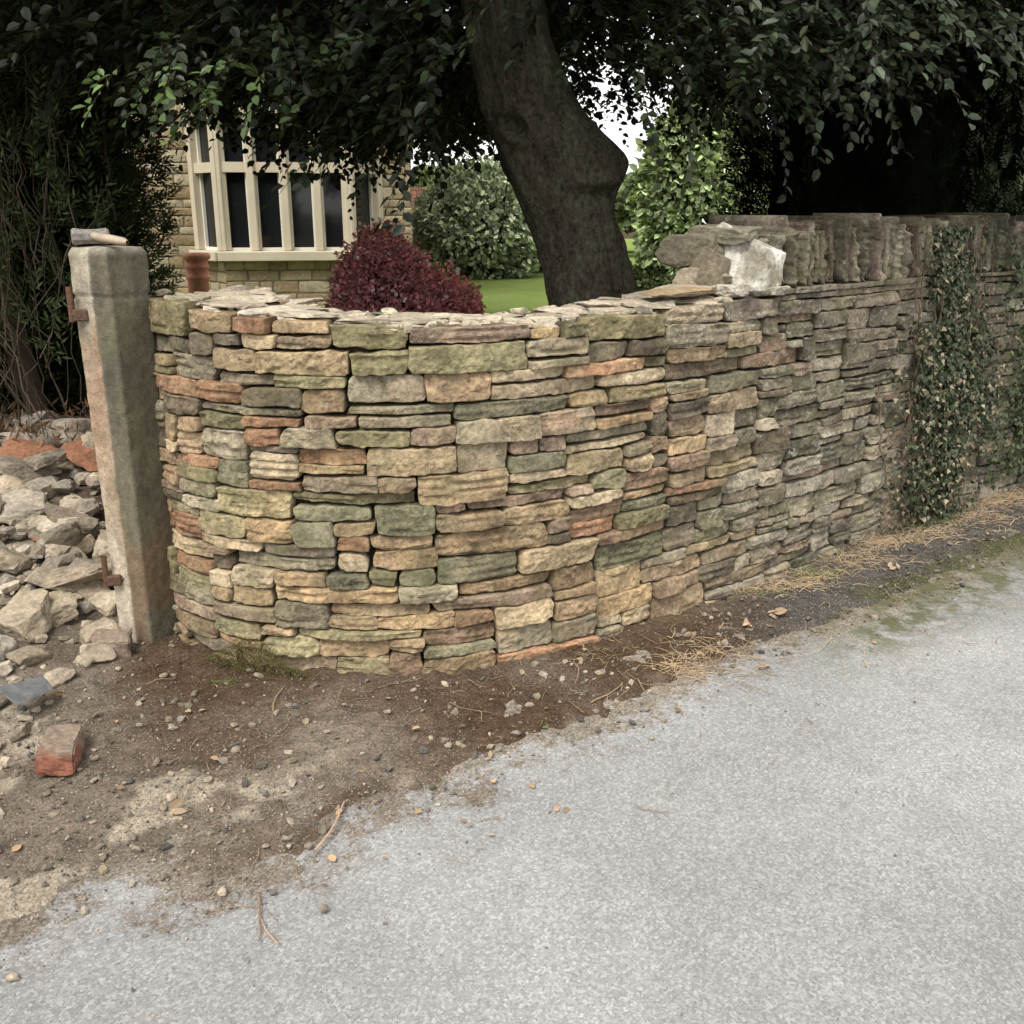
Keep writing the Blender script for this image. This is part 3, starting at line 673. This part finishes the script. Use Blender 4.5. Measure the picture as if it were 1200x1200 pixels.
I=np.arange(K*ns).reshape(K,ns);J=np.roll(I,-1,1);F=np.stack([I[:-1],J[:-1],J[1:],I[1:]],-1).reshape(-1,4)
mesh('trunk',V,F,M_bark,None,True,tree)
T=Acc(); P=[];RRs=[]
K=12;t=np.linspace(0,1,K)
for i in range(34):
    z0=R.uniform(2.9,4.4); ang_=R.uniform(0,6.28); L=R.uniform(1.6,3.2); st=np.array([np.interp(z0,tz,tx),5.25,z0])
    d=np.array([math.cos(ang_),math.sin(ang_)*.8,0]); rise=R.uniform(.2,.9)
    p=st+d*L*t[:,None]+np.array([0,0,1])*(rise*t-1.2*rise*t**2)[:,None]*1.2+np.cumsum(R.normal(size=(K,3))*.03,0); P.append(p); RRs.append(np.linspace(R.uniform(.05,.08),.008,K))
LP=np.stack(P); tubes(T,LP,np.stack(RRs),np.array([.06,.05,.04]),8); T.build('limbs',M_bark,True,tree)
LV=Acc(); TW=Acc()
def sprays(P,D,K=12,L=.38,ls=.075,colr=(.05,.075,.022),droop=.35,cv=.5,kind='leaf',flat=.45):
    n=len(P); D=nrm(D); up=np.array([0,0,1.]); S=nrm(np.cross(D,up+R.normal(size=(n,3))*.15)); U=np.cross(S,D)
    Ls=L*R.uniform(.6,1.3,n); Pt=[]
    for k in range(K):
        t=(k+1)/K; c=P+D*(Ls*t)[:,None]-up*(droop*Ls*t*t)[:,None]; sg=1 if k%2 else -1
        if k in(0,K//2,K-1): Pt.append(c if k else P)
        ax_=D*.75+S*sg*R.uniform(.5,1.,(n,1))-up*R.uniform(.0,.5,(n,1))+R.normal(size=(n,3))*.2
        nn=U+R.normal(size=(n,3))*flat
        C=np.asarray(colr)*np.exp(R.normal(size=(n,1))*cv*.5)+R.normal(size=(n,3))*.002
        leaves(LV,c,ax_,nn,ls*R.uniform(.6,1.15,n),np.clip(C,.003,1),kind)
    tubes(TW,np.stack(Pt,1),np.repeat(np.array([[.003,.002,.001]]),n,0),np.array([.03,.024,.018]),3)
zbx=np.array([-3.5,-2.2,-1.6,-1.25,-1.0,-.8,-.3,-.08,.05,.3,.5,.8,.95,1.3,1.6,2.2,3.5])
zbz=np.array([2.3,2.2,2.08,2.02,1.94,1.84,1.83,1.95,2.5,2.5,2.24,2.12,2.02,2.06,2.2,2.4,2.5])
def clumps(nc,yr,zr,r,per,xr=(-3.2,2.9),zoff=0.,**kw):
    c=np.stack([R.uniform(*xr,nc),R.uniform(*yr,nc),np.zeros(nc)],-1); lo=np.interp(c[:,0]*5/np.clip(c[:,1],4.2,6),zbx,zbz)+zoff+.05*(c[:,1]-5)
    c[:,2]=lo+r*.6+R.uniform(*zr,nc)
    i=np.repeat(np.arange(nc),per); P=c[i]+R.normal(size=(nc*per,3))*np.array([r,r,r*.45])*.5
    fr=(P[:,1]<5.3)&(np.abs(P[:,0]-.1)<.42)&(P[:,2]<2.42); P=P[~fr]
    D=nrm(P-np.array([.1,5.25,2.6]))*np.array([1,1,.3])+R.normal(size=P.shape)*.45; D[:,2]-=.12
    sprays(P,D,**kw)
G1=(.011,.017,.006)  # interior canopy shade put into a near-black leaf colour
clumps(90,(4.5,8.5),(0,.12),.42,18,colr=G1,K=12,ls=.06)
clumps(190,(4.4,9),(.1,.7),.5,18,colr=G1,K=10,ls=.07)
clumps(60,(6,9.5),(.0,.4),.5,18,xr=(-3.,-.1),colr=G1,K=10,ls=.09)
clumps(90,(4.0,9),(.6,2.2),.7,15,colr=G1,K=8,ls=.13,L=.5)
clumps(60,(3.0,9),(1.4,3.4),.9,16,colr=(.02,.032,.01),K=7,ls=.19,L=.6)
def bough(c,r,n,**kw):
    P=np.array(c)+R.normal(size=(n,3))*np.array(r); D=R.normal(size=(n,3))*.5+np.array([kw.pop('dx',0),-.5,-.15]); sprays(P,D,**kw)
bough((-1.12,3.75,2.04),(.16,.12,.04),10,dx=-.4,colr=(.08,.13,.04),K=9,L=.24,ls=.052)
bough((-.95,4.3,2.2),(.35,.2,.07),40,dx=-.3,colr=(.024,.038,.013),K=10,L=.3,ls=.055)
bough((1.35,4.2,2.36),(.28,.2,.09),70,dx=.5,colr=(.045,.062,.034),K=12,L=.3,ls=.055)
bough((.95,4.6,2.3),(.25,.2,.12),70,dx=.1,colr=(.022,.034,.014),K=12,L=.3,ls=.055)
LV.build('leaves',M_leaf,False,tree); TW.build('twigs',M_twig,False,tree)

# ---------------------------------------------------------------- generic shrubs / conifers
def conifer(name,cx,cy,r,h,z0,colr,nsp,fr=10,bl=.06,seed=0,up=1.0,skirt=.8):
    par=empty(name); A=Acc()
    z=R.uniform(0,1,nsp)**1.4; a=R.uniform(0,2*math.pi,nsp)
    def prof(z): return r*(skirt+(1-skirt)*ss(0,.25,z))*np.sqrt(np.clip(1-((z-.25)/.78)**2*(z>.25),0.02,1))
    lump=1+.30*fbm(np.stack([np.cos(a)*3+seed,np.sin(a)*3,z*h*.8],-1),3)+.18*fbm(np.stack([np.cos(a)*9+seed,np.sin(a)*9,z*h*1.6],-1),2)
    rr=prof(z)*lump*(1-.35*R.random(nsp)**2.2)
    P=np.stack([cx+rr*np.cos(a),cy+rr*np.sin(a),z0+z*h],-1)
    D=np.stack([np.cos(a)*.7,np.sin(a)*.7,np.full(nsp,up)],-1)+R.normal(size=(nsp,3))*.3; D=nrm(D)
    S=nrm(np.cross(D,R.normal(size=(nsp,3)))); U=np.cross(S,D); L=R.uniform(.08,.2,nsp)*bl/.06
    sh=np.exp(R.normal(size=(nsp,1))*.35)*ss(.75,1.15,lump)[:,None]*1.1+.10
    for k in range(fr):
        t=k/fr; sg=1 if k%2 else -1; c=P+D*(L*t)[:,None]
        leaves(A,c,D*.8+S*sg*.65+R.normal(size=(nsp,3))*.15,U+R.normal(size=(nsp,3))*.3,bl*(1-.4*t)*R.uniform(.8,1.3,nsp),np.clip(np.asarray(colr)*sh,0,1),'blade')
    A.build('foliage',M_con,False,par)
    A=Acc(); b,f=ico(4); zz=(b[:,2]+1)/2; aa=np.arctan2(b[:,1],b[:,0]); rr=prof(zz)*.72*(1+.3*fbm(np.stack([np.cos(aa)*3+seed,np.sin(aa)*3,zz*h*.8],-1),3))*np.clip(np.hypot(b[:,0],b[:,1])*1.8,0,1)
    V=np.stack([cx+rr*np.cos(aa),cy+rr*np.sin(aa),z0+zz*h*.97],-1); A.add(V,f,np.array([.008,.009,.006])); A.build('inner_shade_core',M_twig,True,par)  # solid dark core added inside the foliage to block light
    T=Acc(); t=np.linspace(0,1,5); tubes(T,np.stack([cx+t*0,cy+t*0,z0-.2+t*h*.9],-1)[None],np.linspace(.13,.03,5)[None],np.array([.10,.075,.055]),10); T.build('trunk',M_twig,True,par)
    return par
conifer('yew_tree',2.45,7.2,.95,5.2,.3,(.008,.011,.006),9000,seed=3,up=1.2)  # near-black foliage colour holds the shade under the beech canopy
conifer('yew_tree.001',3.75,7.3,.95,6.5,.3,(.11,.14,.08),18000,seed=9,up=1.5,bl=.05)  # paler foliage colour paints this yew as the lit one
lc_=conifer('cypress_tree',-3.45,6.3,1.0,6,.25,(.045,.06,.025),12000,seed=5,up=.6,skirt=.95)
conifer('cypress_tree.001',-3.2,6.9,.74,5.5,.3,(.075,.098,.045),9000,seed=15,up=.3,skirt=.7)
conifer('cypress_tree.002',-5.2,7.2,1.6,6.5,.2,(.025,.036,.014),5000,seed=25,up=.6,skirt=.95)
T=Acc(); n=260; K=9; t=np.linspace(0,1,K); x0=R.uniform(-3.6,-2.4,n); y0=5.35+R.normal(size=n)*.25; z0=R.uniform(.2,1.6,n); L=R.uniform(.5,1.5,n)
lean=R.normal(size=n)*.4; P=np.stack([x0[:,None]+lean[:,None]*t*L[:,None]*.5+np.cumsum(R.normal(size=(n,K))*.03,1),y0[:,None]-.3*t+np.cumsum(R.normal(size=(n,K))*.02,1),z0[:,None]+L[:,None]*t],-1)
tubes(T,P,R.uniform(.0015,.006,(n,1))*np.linspace(1,.4,K),np.array([.17,.135,.10])*R.uniform(.3,1.2,(n,1)),4)
for i in range(6):
    x0_=R.uniform(-3.5,-2.5); p=np.stack([x0_+.5*(R.random()-.5)*t*2+.05*np.sin(t*5+i),5.6+0*t,.1+2.6*t],-1); tubes(T,p[None],np.linspace(.05,.02,K)[None],np.array([.08,.06,.045]),8)
T.build('bare_stems',M_twig,True,lc_)
A=Acc(); n=1500; P=np.stack([R.uniform(-3.5,-2.1,n),5.35+R.normal(size=n)*.3,R.uniform(.9,2.9,n)],-1); cl=fbm(P*2.5,3); P=P[cl>-.02]; n=len(P)
D=nrm(np.array([.2,-.4,.6])+R.normal(size=(n,3))*.5); S=nrm(np.cross(D,R.normal(size=(n,3)))); U=np.cross(S,D)
for k in range(8):
    c=P+D*(.02*k); leaves(A,c,D*.8+S*(1 if k%2 else -1)*.65,U+R.normal(size=(n,3))*.3,.05*R.uniform(.8,1.3,n),np.array([.070,.094,.042])*R.uniform(.4,1.4,(n,1)),'blade')
A.build('outer_sprays',M_con,False,lc_)
A=Acc(); n=2500; P=np.stack([R.uniform(-3.6,-1.9,n),R.uniform(4.9,5.7,n),R.uniform(.32,.52,n)],-1)
leaves(A,P,R.normal(size=(n,3)),R.normal(size=(n,3)),R.uniform(.03,.08,n),np.array([.25,.15,.09])*R.uniform(.4,1.2,(n,1)),'blade'); A.build('dead_brushwood',M_straw,False)

def shrub(name,c,r,n,ls,colr,cv=.4,kind='leaf',core=(.015,.02,.01),low=0.):
    par=empty(name); A=Acc(); d=nrm(R.normal(size=(n,3))); d[:,2]=np.where(R.random(n)<low,-np.abs(d[:,2])*.8,np.abs(d[:,2])-.15*R.random(n)); lump=1+.28*fbm(d*2.6+c[0],3)+.10*fbm(d*8+c[0],2)
    rad=lump*(1-.4*R.random(n)**2); P=np.array(c)+d*rad[:,None]*np.array(r)
    Cc=np.asarray(colr)*np.exp(R.normal(size=(n,1))*cv)
    leaves(A,P,d+R.normal(size=(n,3))*.6-[0,0,.3],d+R.normal(size=(n,3))*.6+[0,0,.4],ls*R.uniform(.6,1.3,n),np.clip(Cc,0,1),kind); A.build('foliage',M_shrub,False,par)
    A=Acc(); b,f=ico(3); V=np.array(c)+b*(1+.28*fbm(b*2.6+c[0],3))[:,None]*.62*np.array(r); A.add(V,f,np.array(core)); A.build('inner_core',M_twig,True,par)  # solid dark core mesh filling the shrub, no separate twigs
    T=Acc(); k=14; t=np.linspace(0,1,4); dd=nrm(R.normal(size=(k,3))+[0,0,1.2]); bs_=np.array([c[0],c[1],.35]); P=bs_+dd[:,None,:]*t[None,:,None]*np.array(r)*.9; tubes(T,P,np.repeat(np.linspace(.02,.004,4)[None],k,0),np.array([.1,.07,.05]),5); T.build('stems',M_twig,True,par)
shrub('japanese_maple',(-.99,8.0,.80),(.44,.4,.68),9000,.040,(.66,.29,.32),.5,'leaf',core=(.07,.02,.025))
shrub('japanese_maple.001',(-.60,8.1,.64),(.40,.35,.50),5500,.040,(.66,.29,.31),.5,'leaf',core=(.07,.02,.025))
shrub('variegated_bush',(-.62,19,1.2),(1.2,1.1,1.25),12000,.11,(.34,.38,.27),.6,low=.3,core=(.04,.055,.02))
shrub('variegated_bush.001',(.55,21,1.0),(1.0,.9,1.1),6000,.11,(.26,.30,.18),.5,low=.3)
shrub('laurel_bush',(2.75,15.0,1.6),(.95,.9,1.75),8000,.13,(.25,.30,.16),.6,low=.3,core=(.03,.05,.02))
shrub('laurel_bush.001',(3.9,17.0,1.4),(1.6,1.2,1.4),7000,.14,(.17,.21,.10),.45,low=.3)
shrub('laurel_bush.002',(6.0,10.0,1.3),(.9,.8,1.1),5000,.12,(.18,.25,.09),.4)
shrub('groundcover_shrub',(2.2,15,.45),(1.3,1.,.35),5000,.09,(.07,.09,.04),.4)
shrub('boundary_hedge',(-1.0,30,1.2),(5,1.5,1.5),10000,.25,(.14,.17,.09),.4)
shrub('boundary_hedge.001',(8,27,1.4),(6,1.5,1.9),10000,.25,(.14,.17,.09),.4)
shrub('boundary_hedge.002',(-16,24,2),(7,3,3.5),6000,.35,(.06,.09,.03),.4)
shrub('boundary_hedge.003',(20,20,2),(7,4,3.5),6000,.35,(.06,.09,.03),.4)

# ---------------------------------------------------------------- house
house=empty('stone_house'); hx,hy=-1.32,13.6
hd_=np.array([-math.cos(math.radians(8)),-math.sin(math.radians(8))]); hn=np.array([math.sin(math.radians(8)),-math.cos(math.radians(8))])
def facade(acc,p0,d,n,L,z0,z1,holes,H=.135,cl=1.0):
    def fr(s,z,h): q=np.array(p0)[None]+np.array(d)[None]*s[:,None]+np.array(n)[None]*h[:,None]; return np.concatenate([q,z[:,None]],-1)
    z=z0
    while z<z1-.02:
        h=H*R.choice([.75,1,1,1.15]); h=min(h,z1-z); segs=[(0,L)]
        for (a,b,c,dd) in holes:
            if z+h>c+.01 and z<dd-.01:
                ns_=[]
                for (u,v) in segs:
                    if a>u: ns_.append((u,min(a,v)))
                    if b<v: ns_.append((max(b,u),v))
                segs=[q for q in ns_ if q[1]-q[0]>.03]
        for (u,v) in segs:
            s=u
            while s<v-.01:
                w=R.uniform(.16,.42)
                if v-(s+w)<.14: w=v-s
                c=np.array([[.50,.40,.26],[.56,.46,.31],[.46,.36,.23],[.53,.45,.32],[.40,.31,.19]])[R.integers(5)]*R.uniform(.85,1.12)*cl
                stone(acc,fr,s,s+w,z,z+h,c,res=.06,prot=0,gap=.006,depth=.03,r=.012,amp=.5,jit=.002); s+=w
        z+=h
A=Acc(); P0=(hx,hy); L=8.
b0,b1,dp=.45,2.75,.5
ho=[(b0,b1,.2,2.75),(4.2,5.4,1.2,2.5),(1,2.2,3.5,4.7),(4.2,5.4,3.5,4.7)]
facade(A,P0,hd_,hn,L,.2,5.6,ho)
P0a=np.array(P0)
p1=P0a+hd_*b0; p2=p1+hd_*.35+hn*dp; p4=P0a+hd_*b1; p3=p4-hd_*.35+hn*dp
def seg(pa,pb): d=pb-pa; l=np.linalg.norm(d); d/=l; n=np.array([-d[1],d[0]]); n=n if n@hn>0 else -n; return d,n,l
for pa,pb in ((p1,p2),(p2,p3),(p3,p4)):
    d,n,l=seg(pa,pb); facade(A,pa,d,n,l,.2,.98,[])
facade(A,P0a,-hn,-hd_,6.5,.2,5.6,[])
A.build('stone_walls',M_house,True,house)
A=Acc()
def quad(pa,pb,z0,z1,n,off,c):
    o=n*off; V=np.array([[*(pa+o),z0],[*(pb+o),z0],[*(pb+o),z1],[*(pa+o),z1]]); A.add(V,np.array([[0,1,2,3]]),c)
mc=np.array([.26,.22,.16])
def holed(pa,d,n,L,z0,z1,holes,off):
    xs=sorted({0,L,*[h[0] for h in holes],*[h[1] for h in holes]}); zs=sorted({z0,z1,*[h[2] for h in holes],*[h[3] for h in holes]})
    for i in range(len(xs)-1):
        for j in range(len(zs)-1):
            mx=(xs[i]+xs[i+1])/2; mz=(zs[j]+zs[j+1])/2
            if any(h[0]<mx<h[1] and h[2]<mz<h[3] for h in holes): continue
            quad(pa+d*xs[i],pa+d*xs[i+1],zs[j],zs[j+1],n,off,mc)
holed(P0a,hd_,hn,L,.2,5.6,ho,-.012)
for pa,pb in ((p1,p2),(p2,p3),(p3,p4)): d,n,l=seg(pa,pb); quad(pa,pb,.2,.98,n,-.012,mc)
quad(P0a,P0a-hn*6.5,.2,5.6,-hd_,-.012,mc); pe=P0a+hd_*L; quad(pe,pe-hn*6.5,.2,5.6,hd_,0,mc); quad(P0a-hn*6.5,pe-hn*6.5,.2,5.6,-hn,0,mc)
for base in (P0a,pe):
    V=np.array([[*base,5.6],[*(base-hn*6.5),5.6],[*(base-hn*3.25),8.]]); A.add(V,np.array([[0,1,2]]),mc)
A.build('wall_backing',M_house,False,house)
A=Acc()
o=hd_*.3
for s_ in (1,-1):
    e=P0a+hn*.3 if s_==1 else P0a-hn*6.8; r_=P0a-hn*3.25
    V=np.array([[*(e-o),5.4],[*(e+hd_*L+o),5.4],[*(r_+hd_*L+o),8.05],[*(r_-o),8.05]]); V2=V+[0,0,.12]; A.add(np.concatenate([V,V2]),np.array([[0,1,2,3],[4,5,6,7],[0,1,5,4],[2,3,7,6],[0,3,7,4],[1,2,6,5]]),(.12,.11,.10))
tp_=[p1,p2+hn*.12,p3+hn*.12,p4]; V=[[*q,2.95] for q in tp_]+[[*(P0a+hd_*(b0+.35)),3.35],[*(P0a+hd_*(b1-.35)),3.35]]; A.add(np.array(V),np.array([[0,1,4]]),(.14,.125,.11)); n0=A.n-6; A.F.append(np.array([[1,2,5,4]])+n0); A.F.append(np.array([[2,3,5]])+n0)
A.build('roof',M_roof,False,house)
Fm=Acc();Gl=Acc()
cream=(.55,.48,.36)
def window(pa,pb,z0,z1,nm,sill=True,transom=None):
    d,n,l=seg(np.array(pa,float),np.array(pb,float)); rz=math.atan2(d[1],d[0]); c=lambda s,h,z:(*(np.array(pa)+d*s+n*h),z)
    box(Gl,c(l/2,-.09,(z0+z1)/2),(l,.01,z1-z0),(0,0,0),rz)
    if sill: box(Fm,c(l/2,.03,z0-.06),(l+.10,.24,.12),cream,rz,.01)
    box(Fm,c(l/2,-.01,z1+.09),(l+.02,.2,.18),cream,rz,.01)
    for i in range(nm+1):
        s=l*i/nm; w=.10; box(Fm,c(s,-.02,(z0+z1)/2),(w,.16,z1-z0),cream,rz,.012)
    for i in range(nm):
        s=l*(i+.5)/nm; ww=l/nm-.10
        for sx_ in (-1,1): box(Fm,c(s+sx_*(ww/2-.0125),-.06,(z0+z1)/2),(.025,.04,z1-z0),(.70,.68,.6),rz)
        for zc in (z0+.02,z1-.02): box(Fm,c(s,-.062,zc),(ww-.05,.04,.04),(.70,.68,.6),rz)
        if transom: box(Fm,c(s,-.04,transom),(ww,.12,.12),cream,rz)
window(p1,p2,1.10,2.7,1,True,2.1); window(p2,p3,1.10,2.7,4,True,2.1); window(p3,p4,1.10,2.7,1,True,2.1)
for (a,b,c,d) in ho[1:]: window(P0a+hd_*b,P0a+hd_*a,c,d,2)
Fm.build('window_frames',M_paint,False,house); Gl.build('window_glass',M_glass,False,house)

# chimney pot
cp=empty('clay_chimney_pot'); prof=[(.105,.35),(.11,.40),(.095,.43),(.088,.98),(.10,1.0),(.10,1.02),(.09,1.035),(.088,1.09),(.10,1.10),(.10,1.12),(.09,1.135),(.09,1.17),(.112,1.19),(.118,1.215),(.108,1.24),(.085,1.24),(.08,1.1)]
A=Acc(); ns=32; a=np.arange(ns)/ns*2*math.pi; V=np.concatenate([np.stack([-3.05+1.15*r*np.cos(a),9.8+1.15*r*np.sin(a),a*0+z*.99-.03],-1) for r,z in prof]); K=len(prof)
I=np.arange(K*ns).reshape(K,ns);J=np.roll(I,-1,1); A.add(V,np.stack([I[:-1],J[:-1],J[1:],I[1:]],-1).reshape(-1,4),(.72,.30,.20)); A.build('pot',M_terra,True,cp)
A=Acc()
for i in range(22):
    for j in range(6):
        box(A,(-2.7+j*.232+(i%2)*.116,23,.4+i*.078),(.222,.10,.068),np.array([.36,.16,.12])*R.uniform(.7,1.2),0)
A.build('brick_garden_wall',M_brick,False)

# ---------------------------------------------------------------- camera, light
sc=bpy.context.scene
cd=bpy.data.cameras.new('camera'); cd.lens=34.56; cd.sensor_width=36; cd.clip_start=.05; cd.clip_end=2000
co_=bpy.data.objects.new('camera',cd); sc.collection.objects.link(co_); co_.location=(0,0,1.6); co_.rotation_euler=(math.radians(90-17.1),0,0); sc.camera=co_
w=bpy.data.worlds.new('World'); sc.world=w; w.use_nodes=True; nt=w.node_tree; nt.nodes.clear()
out=nt.nodes.new('ShaderNodeOutputWorld'); bg=nt.nodes.new('ShaderNodeBackground'); sky=nt.nodes.new('ShaderNodeTexSky'); sky.sky_type='NISHITA'; sky.sun_disc=False
el,az=math.radians(54),math.radians(205)   # sun behind-left of the camera
sky.sun_elevation=el; sky.sun_rotation=az; sky.air_density=1.0; sky.dust_density=4.0; sky.ozone_density=1.0
mx=nt.nodes.new('ShaderNodeMix'); mx.data_type='RGBA'; mx.inputs[0].default_value=.8; nt.links.new(sky.outputs[0],mx.inputs[6]); mx.inputs[7].default_value=(11.5,11.4,11.1,1)
nt.links.new(mx.outputs[2],bg.inputs[0]); bg.inputs[1].default_value=.15; nt.links.new(bg.outputs[0],out.inputs[0])
sl=bpy.data.lights.new('sun','SUN'); sl.energy=3.6; sl.angle=math.radians(28); sl.color=(1,.965,.91); so=bpy.data.objects.new('sun',sl); sc.collection.objects.link(so)
dv=Vector((math.sin(az)*math.cos(el),math.cos(az)*math.cos(el),math.sin(el))); so.rotation_euler=dv.to_track_quat('Z','Y').to_euler()
sc.view_settings.view_transform='Standard'; sc.view_settings.look='None'; sc.view_settings.exposure=0
